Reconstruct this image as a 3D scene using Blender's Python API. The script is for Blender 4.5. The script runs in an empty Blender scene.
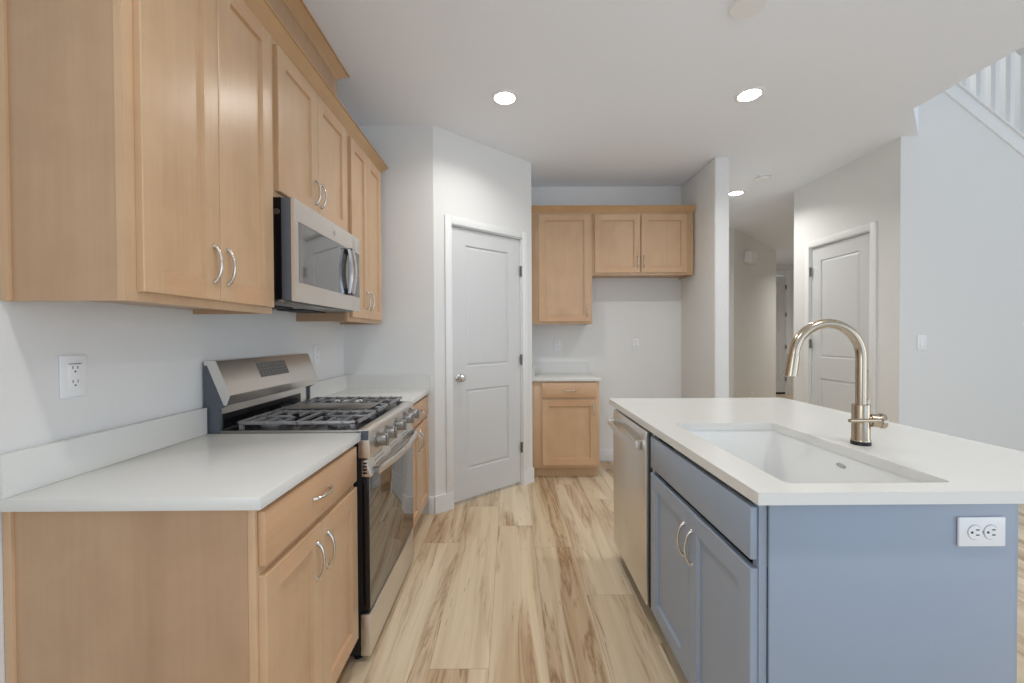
import bpy, bmesh, math, random
from mathutils import Vector, Matrix
R = math.radians
PI = math.pi
sc = bpy.context.scene
COL = sc.collection

def lin(r, g, b):
    def f(c):
        c /= 255.0
        return c / 12.92 if c <= 0.04045 else ((c + 0.055) / 1.055) ** 2.4
    return (f(r), f(g), f(b), 1.0)

# ------------------------------------------------------------------ camera
cam_d = bpy.data.cameras.new('camera')
cam = bpy.data.objects.new('camera', cam_d)
COL.objects.link(cam)
cam_d.sensor_width = 36.0
cam_d.lens = 410.0 / 1024.0 * 36.0
cam_d.clip_start = 0.02
cam.matrix_world = (Matrix.Translation((0, 0, 1.287)) @ Matrix.Rotation(R(-0.18), 4, 'Z')
                    @ Matrix.Rotation(R(90 - 0.70), 4, 'X') @ Matrix.Rotation(R(-0.30), 4, 'Z'))
sc.camera = cam

# ------------------------------------------------------------------ light
vs = sc.view_settings
vs.view_transform = 'Standard'
vs.look = 'None'
vs.gamma = 1.0
vs.exposure = 0.02
vs.use_curve_mapping = False
try:
    sc.cycles.use_denoising = True
    sc.cycles.max_bounces = 10
    sc.cycles.diffuse_bounces = 6
    sc.cycles.sample_clamp_indirect = 6.0
except Exception:
    pass

world = bpy.data.worlds.new('daylight')
sc.world = world
world.use_nodes = True
bg = world.node_tree.nodes['Background']
bg.inputs[0].default_value = (0.84, 0.92, 1.0, 1.0)
bg.inputs[1].default_value = 0.62

def area(name, loc, size, size_y, power, color, rot=(0, 0, 0), shape='RECTANGLE', spread=180):
    l = bpy.data.lights.new(name, 'AREA')
    l.shape = shape
    l.size = size
    if shape in ('RECTANGLE', 'ELLIPSE'):
        l.size_y = size_y
    l.energy = power
    l.color = color
    l.spread = R(spread)
    o = bpy.data.objects.new(name, l)
    o.location = loc
    o.rotation_euler = rot
    COL.objects.link(o)
    return o

# daylight from the patio doors behind the camera and the tall windows of the great room
area('patio_door_daylight', (2.5, -2.2, 1.1), 2.4, 2.0, 22, (0.48, 0.73, 1.12), (R(100), 0, R(14)))
area('great_room_daylight', (6.2, -1.6, 1.5), 2.8, 4.2, 70, (0.90, 0.955, 1.0), (0, R(112), 0))
area('added_left_fill', (-1.15, -1.9, 1.45), 1.5, 2.0, 22, (0.95, 0.98, 1.0), (0, R(-105), R(25)))  # unseen fill added on the left to brighten the island fronts
WARM = (1.0, 0.975, 0.94)

# ------------------------------------------------------------------ materials
def mat(name, base, rough=0.5, metal=0.0, spec=0.5, ior=None, coat=0.0):
    m = bpy.data.materials.new(name)
    m.use_nodes = True
    b = m.node_tree.nodes['Principled BSDF']
    b.inputs['Base Color'].default_value = base
    b.inputs['Roughness'].default_value = rough
    b.inputs['Metallic'].default_value = metal
    b.inputs['Specular IOR Level'].default_value = spec
    if ior:
        b.inputs['IOR'].default_value = ior
    if coat:
        b.inputs['Coat Weight'].default_value = coat
        b.inputs['Coat Roughness'].default_value = 0.15
    return m

class NT:
    def __init__(s, m):
        s.t = m.node_tree
        s.b = s.t.nodes['Principled BSDF']
    def n(s, typ, **kw):
        x = s.t.nodes.new(typ)
        for k, v in kw.items():
            setattr(x, k, v)
        return x
    def l(s, a, b):
        s.t.links.new(a, b)
    def math(s, op, a, b=None, c=None):
        x = s.n('ShaderNodeMath', operation=op)
        for i, v in enumerate((a, b, c)):
            if v is None:
                continue
            if hasattr(v, 'is_output'):
                s.l(v, x.inputs[i])
            else:
                x.inputs[i].default_value = v
        return x.outputs[0]
    def mix(s, fac, a, b, blend='MIX'):
        x = s.n('ShaderNodeMix', data_type='RGBA', blend_type=blend)
        for i, v in ((0, fac), (6, a), (7, b)):
            if hasattr(v, 'is_output'):
                s.l(v, x.inputs[i])
            else:
                x.inputs[i].default_value = v
        return x.outputs[2]
    def ramp(s, fac, stops):
        x = s.n('ShaderNodeValToRGB')
        e = x.color_ramp.elements
        while len(e) < len(stops):
            e.new(0.5)
        for el, (p, c) in zip(e, stops):
            el.position = p
            el.color = c
        s.l(fac, x.inputs[0])
        return x.outputs[0]
    def noise(s, vec, scale, detail=3, rough=0.5, dist=0.0):
        x = s.n('ShaderNodeTexNoise')
        x.inputs['Scale'].default_value = scale
        x.inputs['Detail'].default_value = detail
        x.inputs['Roughness'].default_value = rough
        x.inputs['Distortion'].default_value = dist
        s.l(vec, x.inputs['Vector'])
        return x.outputs[0]
    def mapped(s, coord, scale):
        x = s.n('ShaderNodeMapping')
        x.inputs['Scale'].default_value = scale
        s.l(coord, x.inputs['Vector'])
        return x.outputs[0]
    def bump(s, h, strength, dist=0.01):
        x = s.n('ShaderNodeBump')
        x.inputs['Strength'].default_value = strength
        x.inputs['Distance'].default_value = dist
        s.l(h, x.inputs['Height'])
        s.l(x.outputs[0], s.b.inputs['Normal'])

def paint(name, base, rough, bump=0.06, scale=160):
    m = mat(name, base, rough, spec=0.3)
    t = NT(m)
    g = t.n('ShaderNodeNewGeometry')
    t.bump(t.noise(g.outputs['Position'], scale, 2), bump, 0.003)
    return m

def maple(name, axis, base=(204, 170, 134), dark=(197, 161, 125), light=(209, 177, 143)):
    m = mat(name, lin(*base), 0.30, spec=0.5)
    t = NT(m)
    tc = t.n('ShaderNodeTexCoord')
    oi = t.n('ShaderNodeObjectInfo')
    off = t.n('ShaderNodeVectorMath', operation='ADD')
    mul = t.n('ShaderNodeVectorMath', operation='SCALE')
    t.l(oi.outputs['Location'], mul.inputs[0])
    mul.inputs['Scale'].default_value = 7.3
    t.l(tc.outputs['Object'], off.inputs[0])
    t.l(mul.outputs[0], off.inputs[1])
    v = off.outputs[0]
    sl = {'z': (5, 5, 0.6), 'x': (0.6, 5, 5), 'y': (5, 0.6, 5)}[axis]
    sf = {'z': (70, 70, 3.0), 'x': (3.0, 70, 70), 'y': (70, 3.0, 70)}[axis]
    wide = t.noise(t.mapped(v, sl), 1.0, 3, 0.55, 0.6)
    fine = t.noise(t.mapped(v, sf), 1.0, 3, 0.6)
    blot = t.noise(v, 6.0, 3, 0.6, 0.4)
    c = t.ramp(wide, [(0.25, lin(*dark)), (0.5, lin(*base)), (0.78, lin(*light))])
    c2 = t.ramp(fine, [(0.35, (0.94, 0.93, 0.92, 1)), (0.6, (1, 1, 1, 1))])
    c3 = t.ramp(blot, [(0.32, (0.93, 0.92, 0.91, 1)), (0.62, (1.02, 1.02, 1.02, 1))])
    c = t.mix(0.6, c, c2, 'MULTIPLY')
    c = t.mix(0.8, c, c3, 'MULTIPLY')
    t.l(c, t.b.inputs['Base Color'])
    return m

def brushed(name, base, rough=0.30, axis='x', amount=0.05):
    m = mat(name, base, rough, 1.0)
    t = NT(m)
    tc = t.n('ShaderNodeTexCoord')
    s = {'x': (2, 500, 500), 'y': (500, 2, 500), 'z': (500, 500, 2)}[axis]
    nz = t.noise(t.mapped(tc.outputs['Object'], s), 1.0, 2)
    r = t.math('MULTIPLY_ADD', nz, amount * 2, rough - amount)
    t.l(r, t.b.inputs['Roughness'])
    return m

M = {}
M['wall'] = paint('wall_paint', lin(226, 226, 224), 0.75)
M['ceiling'] = paint('ceiling_paint', lin(239, 243, 250), 0.85, 0.12, 120)
M['trim'] = mat('trim_enamel', lin(232, 233, 232), 0.35)
M['door_paint'] = mat('door_enamel', lin(211, 212, 212), 0.38)
M['maple'] = maple('maple_upright_grain', 'z')
M['maple_h'] = maple('maple_level_grain', 'x', (204, 163, 126))
M['maple_side'] = maple('maple_veneer_panel', 'z', (186, 153, 121), (180, 146, 115), (191, 159, 128))
M['maple_crown'] = maple('maple_crown_wood', 'x', (196, 158, 115), (186, 146, 103), (202, 166, 125))
M['maple_crown_y'] = maple('maple_crown_wood_along', 'y', (196, 158, 115), (186, 146, 103), (202, 166, 125))
M['quartz'] = mat('white_quartz', lin(228, 227, 221), 0.22)
_t = NT(M['quartz'])
_g = _t.n('ShaderNodeNewGeometry')
_c = _t.ramp(_t.noise(_g.outputs['Position'], 420, 2), [(0.3, lin(217, 217, 213)), (0.6, lin(221, 221, 217))])
_t.l(_c, _t.b.inputs['Base Color'])
M['blue'] = mat('slate_blue_paint', lin(148, 160, 176), 0.36)
M['steel'] = brushed('stainless_steel', lin(228, 225, 221), 0.36, 'x', 0.03)
M['steel_v'] = brushed('stainless_steel_upright', lin(228, 225, 220), 0.36, 'z', 0.02)
M['steel_d'] = brushed('stainless_steel_dark', lin(150, 147, 143), 0.34, 'x')  # darker grey steel for knobs, hinges and small fittings
M['chrome'] = mat('polished_steel', lin(215, 215, 218), 0.12, 1.0)
M['nickel'] = mat('satin_nickel', lin(214, 210, 204), 0.22, 1.0)
M['faucet'] = brushed('brushed_nickel_warm', lin(182, 168, 148), 0.22, 'z', 0.03)
M['black'] = mat('black_enamel', lin(14, 14, 16), 0.22)
M['blackmat'] = mat('black_matte', lin(16, 16, 17), 0.6)
M['iron'] = mat('cast_iron', lin(112, 112, 114), 0.26, spec=1.0, ior=1.8)
M['glass'] = mat('oven_black_glass', lin(20, 19, 18), 0.03, spec=1.0, ior=2.4)
M['mwglass'] = mat('microwave_glass', lin(70, 66, 62), 0.05, spec=1.0, ior=2.2)
M['sheet'] = mat('dark_painted_sheet', lin(84, 90, 98), 0.42)
M['plastic'] = mat('white_plastic', lin(236, 237, 238), 0.3)
M['slot'] = mat('dark_slot', lin(30, 30, 32), 0.6)
M['greyslot'] = mat('grey_shadow_gap', lin(160, 162, 166), 0.6)
M['porcelain'] = mat('white_fireclay', lin(234, 235, 234), 0.25)
M['display'] = mat('grey_display_glass', lin(92, 88, 84), 0.12)
M['icons'] = mat('display_print', lin(122, 119, 115), 0.4)
M['bulb'] = mat('lamp_diffuser', (1, 1, 1, 1), 0.5)
_b = M['bulb'].node_tree.nodes['Principled BSDF']
_b.inputs['Emission Color'].default_value = (1.0, 0.96, 0.9, 1)
_b.inputs['Emission Strength'].default_value = 4.0

def floor_mat():
    m = mat('light_hickory_planks', lin(205, 182, 148), 0.36, spec=0.4)
    t = NT(m)
    g = t.n('ShaderNodeNewGeometry')
    sx = t.n('ShaderNodeSeparateXYZ')
    t.l(g.outputs['Position'], sx.inputs[0])
    W, L = 0.2315, 1.52
    u = t.math('DIVIDE', t.math('ADD', sx.outputs[0], 0.091 + 20 * W), W)
    row = t.math('FLOOR', u)
    fu = t.math('FRACT', u)
    wn = t.n('ShaderNodeTexWhiteNoise', noise_dimensions='1D')
    t.l(row, wn.inputs['W'])
    v = t.math('ADD', t.math('DIVIDE', t.math('ADD', sx.outputs[1], 20.0), L), t.math('MULTIPLY', wn.outputs[0], 7.0))
    pid = t.math('FLOOR', v)
    fv = t.math('FRACT', v)
    cid = t.n('ShaderNodeCombineXYZ')
    t.l(row, cid.inputs[0]); t.l(pid, cid.inputs[1])
    wc = t.n('ShaderNodeTexWhiteNoise', noise_dimensions='2D')
    t.l(cid.outputs[0], wc.inputs['Vector'])
    rnd = wc.outputs[0]
    # plank-local coordinates with a random offset per plank
    off = t.n('ShaderNodeVectorMath', operation='SCALE')
    t.l(wc.outputs[1], off.inputs[0]); off.inputs['Scale'].default_value = 40.0
    pos = t.n('ShaderNodeVectorMath', operation='ADD')
    t.l(g.outputs['Position'], pos.inputs[0]); t.l(off.outputs[0], pos.inputs[1])
    p = pos.outputs[0]
    # broad tan zones, then thin dark heart lines inside them
    zone = t.noise(t.mapped(p, (6.5, 0.50, 1)), 1.0, 4, 0.55, 0.7)
    zmask = t.ramp(zone, [(0.46, (0, 0, 0, 1)), (0.60, (0.75, 0.75, 0.75, 1)), (0.72, (1, 1, 1, 1))])
    fig = t.noise(t.mapped(p, (9.0, 0.80, 1)), 1.0, 5, 0.6, 1.3)
    ridge = t.math('ABSOLUTE', t.math('SUBTRACT', fig, 0.52))
    line = t.ramp(ridge, [(0.0, (1, 1, 1, 1)), (0.018, (0.62, 0.62, 0.62, 1)), (0.07, (0, 0, 0, 1))])
    lmask = t.ramp(zone, [(0.47, (0, 0, 0, 1)), (0.57, (1, 1, 1, 1))])
    fine = t.noise(t.mapped(p, (60, 1.6, 1)), 1.0, 4, 0.65)
    fine = t.ramp(fine, [(0.3, (0.89, 0.87, 0.84, 1)), (0.6, (1, 1, 1, 1))])
    soft = t.noise(t.mapped(p, (16, 0.7, 1)), 1.0, 3, 0.5, 0.4)
    soft = t.ramp(soft, [(0.32, (0.86, 0.83, 0.79, 1)), (0.58, (1, 1, 1, 1))])
    base = t.ramp(rnd, [(0.0, lin(222, 203, 172)), (0.4, lin(228, 211, 183)), (0.75, lin(232, 217, 191)), (1.0, lin(217, 196, 163))])
    rv = t.math('FRACT', t.math('MULTIPLY', rnd, 7.0))
    c = t.mix(t.math('MULTIPLY', zmask, t.math('MULTIPLY_ADD', rv, 0.45, 0.35)), base, lin(186, 150, 110))
    c = t.mix(t.math('MULTIPLY', t.math('MULTIPLY', line, lmask), t.math('MULTIPLY_ADD', rv, 0.45, 0.45)), c, lin(146, 108, 72))
    kn = t.noise(t.mapped(p, (9, 2.2, 1)), 1.0, 2, 0.5, 0.8)
    kn = t.ramp(kn, [(0.70, (0, 0, 0, 1)), (0.78, (0.7, 0.7, 0.7, 1))])
    c = t.mix(t.math('MULTIPLY', kn, 0.8), c, lin(128, 92, 60))
    chk = t.noise(t.mapped(p, (34, 2.4, 1)), 1.0, 3, 0.55, 0.9)
    chk = t.ramp(chk, [(0.655, (0, 0, 0, 1)), (0.70, (1, 1, 1, 1))])
    c = t.mix(t.math('MULTIPLY', chk, 0.6), c, lin(132, 98, 66))
    c = t.mix(0.8, c, soft, 'MULTIPLY')
    c = t.mix(0.8, c, fine, 'MULTIPLY')
    e1 = t.math('LESS_THAN', t.math('MINIMUM', fu, t.math('SUBTRACT', 1.0, fu)), 0.0055)
    e2 = t.math('LESS_THAN', t.math('MINIMUM', fv, t.math('SUBTRACT', 1.0, fv)), 0.0009)
    e = t.math('MAXIMUM', e1, e2)
    c = t.mix(t.math('MULTIPLY', e, 0.45), c, lin(120, 96, 70))
    t.l(c, t.b.inputs['Base Color'])
    return m
M['floor'] = floor_mat()

# ------------------------------------------------------------------ mesh helpers
class MB:
    def __init__(s):
        s.bm = bmesh.new()
    def _merge(s, tb, mi):
        bmesh.ops.recalc_face_normals(tb, faces=tb.faces)
        for f in tb.faces:
            f.material_index = mi
        me = bpy.data.meshes.new('tmp')
        tb.to_mesh(me); tb.free()
        s.bm.from_mesh(me)
        bpy.data.meshes.remove(me)
    def box(s, x0, x1, y0, y1, z0, z1, mi=0, bev=0.0, seg=2):
        tb = bmesh.new()
        vs_ = [tb.verts.new((x, y, z)) for x in (x0, x1) for y in (y0, y1) for z in (z0, z1)]
        for q in ((0, 1, 3, 2), (4, 6, 7, 5), (0, 4, 5, 1), (2, 3, 7, 6), (0, 2, 6, 4), (1, 5, 7, 3)):
            tb.faces.new([vs_[i] for i in q])
        if bev > 0:
            bmesh.ops.bevel(tb, geom=list(tb.edges), offset=bev, segments=seg, affect='EDGES', profile=0.5)
        s._merge(tb, mi)
        return s
    def prism(s, poly, axis, a0, a1, mi=0, bev=0.0):
        """poly: 2D points; axis 'x': (y,z), 'y': (x,z), 'z': (x,y)"""
        def P(p, a):
            return {'x': (a, p[0], p[1]), 'y': (p[0], a, p[1]), 'z': (p[0], p[1], a)}[axis]
        tb = bmesh.new()
        A = [tb.verts.new(P(p, a0)) for p in poly]
        B = [tb.verts.new(P(p, a1)) for p in poly]
        tb.faces.new(A); tb.faces.new(B[::-1])
        n = len(poly)
        for i in range(n):
            tb.faces.new((A[i], B[i], B[(i + 1) % n], A[(i + 1) % n]))
        if bev > 0:
            bmesh.ops.bevel(tb, geom=list(tb.edges), offset=bev, segments=2, affect='EDGES', profile=0.5)
        s._merge(tb, mi)
        return s
    def tube(s, pts, r, n=14, mi=0, cap=True):
        pts = [Vector(p) for p in pts]
        rs = r if isinstance(r, (list, tuple)) else [r] * len(pts)
        tb = bmesh.new()
        tan = []
        for i in range(len(pts)):
            a = pts[max(0, i - 1)]; b = pts[min(len(pts) - 1, i + 1)]
            tan.append((b - a).normalized())
        up = Vector((0, 0, 1)) if abs(tan[0].z) < 0.9 else Vector((1, 0, 0))
        nrm = tan[0].cross(up).normalized()
        rings = []
        for i, p in enumerate(pts):
            nrm = (nrm - tan[i] * nrm.dot(tan[i])).normalized()
            bn = tan[i].cross(nrm)
            rings.append([tb.verts.new(p + (nrm * math.cos(2 * PI * k / n) + bn * math.sin(2 * PI * k / n)) * rs[i]) for k in range(n)])
        for a, b in zip(rings, rings[1:]):
            for k in range(n):
                tb.faces.new((a[k], a[(k + 1) % n], b[(k + 1) % n], b[k]))
        if cap:
            tb.faces.new(rings[0][::-1]); tb.faces.new(rings[-1])
        s._merge(tb, mi)
        return s
    def lathe(s, prof, c, d, n=28, mi=0):
        """prof: (radius, distance along d) from c"""
        d = Vector(d).normalized(); c = Vector(c)
        u = d.cross(Vector((0, 0, 1)) if abs(d.z) < 0.9 else Vector((1, 0, 0))).normalized()
        w = d.cross(u)
        tb = bmesh.new()
        rings = []
        for r, h in prof:
            if r < 1e-6:
                rings.append([tb.verts.new(c + d * h)])
            else:
                rings.append([tb.verts.new(c + d * h + (u * math.cos(2 * PI * k / n) + w * math.sin(2 * PI * k / n)) * r) for k in range(n)])
        for a, b in zip(rings, rings[1:]):
            for k in range(n):
                k2 = (k + 1) % n
                if len(a) == 1 and len(b) == 1:
                    continue
                if len(a) == 1:
                    tb.faces.new((a[0], b[k], b[k2]))
                elif len(b) == 1:
                    tb.faces.new((a[k], a[k2], b[0]))
                else:
                    tb.faces.new((a[k], a[k2], b[k2], b[k]))
        if len(rings[0]) > 1:
            tb.faces.new(rings[0][::-1])
        if len(rings[-1]) > 1:
            tb.faces.new(rings[-1])
        s._merge(tb, mi)
        return s
    def quads(s, verts, faces, mis):
        tb = [s.bm.verts.new(v) for v in verts]
        for f, mi in zip(faces, mis):
            s.bm.faces.new([tb[i] for i in f]).material_index = mi
        return s
    def build(s, name, mats, parent=None, loc=None, label=None, smooth=35):
        me = bpy.data.meshes.new(name)
        s.bm.to_mesh(me); s.bm.free()
        for m in (mats if isinstance(mats, (list, tuple)) else [mats]):
            me.materials.append(M[m])
        for p in me.polygons:
            p.use_smooth = True
        me.set_sharp_from_angle(angle=R(smooth))
        o = bpy.data.objects.new(name, me)
        COL.objects.link(o)
        if parent:
            o.parent = parent
        if loc:
            o.location = loc
        if label:
            o['label'] = label
        return o

def tag(o, label, cat, group=None, kind=None):
    o['label'] = label; o['category'] = cat
    if group: o['group'] = group
    if kind: o['kind'] = kind
    return o

def thing(name, label, cat, loc, rot=0.0, group=None):
    o = bpy.data.objects.new(name, None)
    o.empty_display_size = 0.1
    COL.objects.link(o)
    o.location = loc
    o.rotation_euler = (0, 0, rot)
    return tag(o, label, cat, group)

def struct(o, label=None):
    o['kind'] = 'structure'
    if label: o['label'] = label
    return o

def dup(root, loc, label, rot=None):
    r = root.copy(); COL.objects.link(r); r.location = loc
    if rot is not None: r.rotation_euler = rot
    r['label'] = label
    for ch in list(root.children):
        c = ch.copy(); COL.objects.link(c); c.parent = r
        for g in list(ch.children):
            d = g.copy(); COL.objects.link(d); d.parent = c
    return r

def shaker(mb, x0, x1, z0, z1, yf, t=0.019, fw=0.058, rec=0.011, mv=0, mh=1):
    """recessed-panel door front facing -y"""
    e = 0.002; b = 0.004
    def ring(i, y):
        return [(x0 + i, y, z0 + i), (x1 - i, y, z0 + i), (x1 - i, y, z1 - i), (x0 + i, y, z1 - i)]
    V = ring(0, yf + t) + ring(0, yf + e) + ring(e, yf) + ring(fw, yf) + ring(fw + b, yf + rec)
    xi0, xi1 = x0 + fw, x1 - fw
    V += [(xi0, yf, z0 + e), (xi1, yf, z0 + e), (xi1, yf, z1 - e), (xi0, yf, z1 - e)]
    F = [(3, 2, 1, 0)]; mi = [mv]
    for a in (0, 4):
        for k in range(4):
            k2 = (k + 1) % 4
            F.append((a + k, a + k2, a + 4 + k2, a + 4 + k)); mi.append(mv)
    F += [(8, 20, 12, 15, 23, 11), (21, 9, 10, 22, 14, 13)]; mi += [mv, mv]
    F += [(20, 21, 13, 12), (15, 14, 22, 23)]; mi += [mh, mh]
    for k in range(4):
        k2 = (k + 1) % 4
        F.append((12 + k, 12 + k2, 16 + k2, 16 + k)); mi.append(mv if k in (1, 3) else mh)
    F.append((16, 17, 18, 19)); mi.append(mv)
    mb.quads(V, F, mi)
    return mb

def slabfront(mb, x0, x1, z0, z1, yf, t=0.019, mi=0):
    return mb.box(x0, x1, yf, yf + t, z0, z1, mi, 0.003)

def pull(parent, cx, cz, yf, vertical=True, L=0.108, P=0.021, r=0.0044, matn='nickel'):
    """arched bar pull"""
    pts, rs = [], []
    n = 18
    for i in range(n + 1):
        t = i / n
        a = (t - 0.5) * L
        y = yf - 0.002 - P * (math.sin(PI * t) ** 0.55 if 0 < t < 1 else 0.0)
        pts.append((cx, y, cz + a) if vertical else (cx + a, y, cz))
        rs.append(r * (1.0 + 0.55 * abs(2 * t - 1) ** 6))
    mb = MB().tube(pts, rs, 12)
    for sgn in (-1, 1):
        a = sgn * L / 2
        c = (cx, yf, cz + a) if vertical else (cx + a, yf, cz)
        mb.lathe([(0.0078, 0.0), (0.0078, 0.002), (0.0062, 0.006), (0.0, 0.008)], c, (0, -1, 0), 16)
    return mb.build('handle', matn, parent)

H_C = 0.914      # counter height
T_C = 0.030      # slab thickness
ZC = 2.812        # ceiling
XL = -1.209      # left wall
DE = 2.975       # end wall of the left run
DB = 4.20        # back wall
BX, BY = 0.188, 3.62   # outer corner of the pantry

# ------------------------------------------------------------------ shell
struct(MB().prism([(-1.7, -3.4), (7.2, -3.4), (7.2, 9.4), (-1.7, 9.4)], 'z', -0.12, 0.0).build('floor', 'floor'),
       'light hickory plank floor with brown heartwood streaks')
struct(MB().prism([(-1.5, -3.4), (2.73, -3.4), (2.73, 2.78), (3.122, 3.14), (3.122, 3.30), (3.13, 3.30), (3.13, 4.40),
                   (6.7, 4.40), (6.7, 9.3), (-1.5, 9.3)], 'z', ZC, ZC + 0.34).build('ceiling', 'ceiling'), 'off-white textured ceiling')
struct(MB().box(XL - 0.14, XL, -0.5, DE + 0.14, 0, ZC).build('wall_left', 'wall'))
# pantry box: end wall, angled wall with door opening, return wall
ux, uy = BX - (-0.553), BY - DE
plen = math.hypot(ux, uy)
ang = math.atan2(uy, ux)
struct(MB().box(XL, -0.553, DE, DE + 0.12, 0, ZC).build('wall_end', 'wall'))

def angled(poly_boxes, name, matn, origin, rot, **kw):
    mb = MB()
    for b in poly_boxes:
        mb.box(*b)
    o = mb.build(name, matn, None, **kw)
    o.location = origin
    o.rotation_euler = (0, 0, rot)
    return o
d0, d1, DH = 0.160 * plen, 0.868 * plen, 2.120   # pantry door opening along the wall
o = angled([(0, d0 - 0.012, 0, 0.12, 0, ZC), (d1 + 0.012, plen, 0, 0.12, 0, ZC), (d0 - 0.012, d1 + 0.012, 0, 0.12, DH + 0.012, ZC)],
           'wall_pantry', 'wall', (-0.553, DE, 0), ang)
struct(o)
struct(MB().box(BX - 0.12, BX, BY + 0.045, DB, 0, ZC).build('wall_pantry_return', 'wall'))
struct(MB().box(BX - 0.12, 1.751, DB, DB + 0.13, 0, ZC).build('wall_back', 'wall'))
struct(MB().box(1.751, 1.876, 3.51, DB + 0.13, 0, ZC, 0, 0.012, 3).build('wall_alcove_right', 'wall'))
# hall and foyer
struct(MB().box(1.60, 3.176, 5.83, 5.95, 0, ZC).build('wall_hall', 'wall'))
hl = math.hypot(1.62, 1.57)
struct(angled([(0, hl, 0, 0.12, 0, ZC)], 'wall_hall_angled', 'wall', (3.176, 5.83, 0), math.atan2(1.57, 1.62)))
struct(MB().box(4.2, 5.06, 8.9, 9.02, 0, ZC).box(6.00, 6.7, 8.9, 9.02, 0, ZC).box(5.06, 6.00, 8.9, 9.02, 2.60, ZC).build('wall_foyer', 'wall'))
struct(MB().box(6.6, 6.72, 4.40, 9.0, 0, ZC).build('wall_foyer_right', 'wall'))
struct(MB().box(1.60, 1.72, DB + 0.13, 5.83, 0, ZC).build('wall_hall_left', 'wall'))
# closet wall X = 3.015
CX = 3.015
c0, c1, CH = 3.437, 4.117, 2.150
SD = 3.17
struct(MB().box(CX, CX + 0.11, SD, c0 - 0.012, 0, ZC).box(CX, CX + 0.11, c1 + 0.012, 4.36, 0, ZC)
       .box(CX, CX + 0.11, c0 - 0.012, c1 + 0.012, CH + 0.012, ZC).build('wall_closet', 'wall'))
struct(MB().box(CX + 0.11, 6.6, 4.28, 4.40, 0, 5.6).build('wall_stair_back', 'wall'))
# stair wall: lower part below a sloping cap, faces the camera
def cap_z(X):                 # lower edge of the skirt board
    return 1.287 + (336.5 - (92 + (510.7 + X * 410 / SD - 944.7) * 0.80)) / (410 / SD) - 0.038
xs = 3.02
struct(MB().prism([(CX + 0.11, 0), (5.6, 0), (5.6, max(0.3, cap_z(5.6))), (CX + 0.11, cap_z(CX + 0.11))], 'y', SD, SD + 0.115).build('wall_stair', 'wall'))
# upper landing: wall beyond the stairwell
struct(MB().box(5.42, 5.54, 3.6, 4.28, 0, 5.6).build('wall_stair_side', 'wall'))

# ------------------------------------------------------------------ baseboards and casings
def base_run(name, x0, x1, y0, y1):
    return struct(MB().box(x0, x1, y0, y1, 0, 0.125, 0, 0.004).build(name, 'trim'))
base_run('baseboard_back', 0.800, 1.751, DB - 0.014, DB)
base_run('baseboard_alcove', 1.737, 1.751, 3.51, DB - 0.014)
base_run('baseboard_stub', 1.745, 1.882, 3.496, 3.51)
base_run('baseboard_stair', CX, 5.6, SD - 0.014, SD)
base_run('baseboard_hall', 1.72, 3.17, 5.816, 5.83)
struct(angled([(0, hl, -0.014, 0, 0, 0.125)], 'baseboard_hall_angled', 'trim', (3.176, 5.83, 0), math.atan2(1.57, 1.62)))
base_run('baseboard_closet', CX - 0.014, CX, 3.19, c0 - 0.075)
bm_ = [(-0.012, d0 - 0.010, -0.016, 0, 0, 0.128), (d1 + 0.010, plen + 0.004, -0.016, 0, 0, 0.128)]
struct(angled(bm_, 'baseboard_pantry', 'trim', (-0.553, DE, 0), ang))
base_run('baseboard_end', -0.604, -0.562, DE - 0.016, DE)

def casing(mb, a0, a1, h, w=0.058, t=0.013, jamb=0.0078):
    """flat casing with a raised outer bead around an opening, drawn in x/z facing -y"""
    mb.box(a0 - w, a0, -t, 0, 0.128, h + w, 0, 0.003)
    mb.box(a1, a1 + w, -t, 0, 0.128, h + w, 0, 0.003)
    mb.box(a0, a1, -t, 0, h, h + w, 0, 0.003)
    mb.box(a0, a0 + jamb, 0, 0.05, 0, h)
    mb.box(a1 - jamb, a1, 0, 0.05, 0, h)
    mb.box(a0 + jamb, a1 - jamb, 0, 0.05, h - jamb, h)
    return mb
def panel_door(name, w, h, panels, matn='door_paint', t=0.035):
    """moulded door in local x 0..w, front face y=0 facing -y"""
    mb = MB()
    mb.box(0, w, 0.012, t, 0, h)
    # stiles and rails left proud around the moulded panels
    st = panels[0][0]
    zs = [0.0]
    for (m, z0, z1) in panels:
        zs += [z0, z1]
    zs.append(h)
    mb.box(0, st, 0, 0.012, 0, h)
    mb.box(w - st, w, 0, 0.012, 0, h)
    for i in range(0, len(zs), 2):
        mb.box(st, w - st, 0, 0.012, zs[i], zs[i + 1])
    for (m, z0, z1) in panels:
        x0, x1 = m, w - m
        e = 0.026
        V = [(x0, 0.0, z0), (x1, 0.0, z0), (x1, 0.0, z1), (x0, 0.0, z1)]
        V += [(x0 + .007, 0.0110, z0 + .007), (x1 - .007, 0.0110, z0 + .007), (x1 - .007, 0.0110, z1 - .007), (x0 + .007, 0.0110, z1 - .007)]
        V += [(x0 + e, 0.0030, z0 + e), (x1 - e, 0.0030, z0 + e), (x1 - e, 0.0030, z1 - e), (x0 + e, 0.0030, z1 - e)]
        F = []
        for a in (0, 4):
            for k in range(4):
                F.append((a + k, a + (k + 1) % 4, a + 4 + (k + 1) % 4, a + 4 + k))
        F.append((8, 9, 10, 11))
        mb.quads(V, F, [0] * len(F))
    return mb.build(name, matn, smooth=20)
def knob(parent, x, z, y=0.0):
    return MB().lathe([(0.033, 0.0), (0.033, 0.004), (0.026, 0.009), (0.012, 0.012), (0.011, 0.030), (0.020, 0.036), (0.0275, 0.048),
                       (0.027, 0.058), (0.020, 0.066), (0.0, 0.068)], (x, y, z), (0, -1, 0), 28).build('door_knob', 'nickel', parent)
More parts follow.
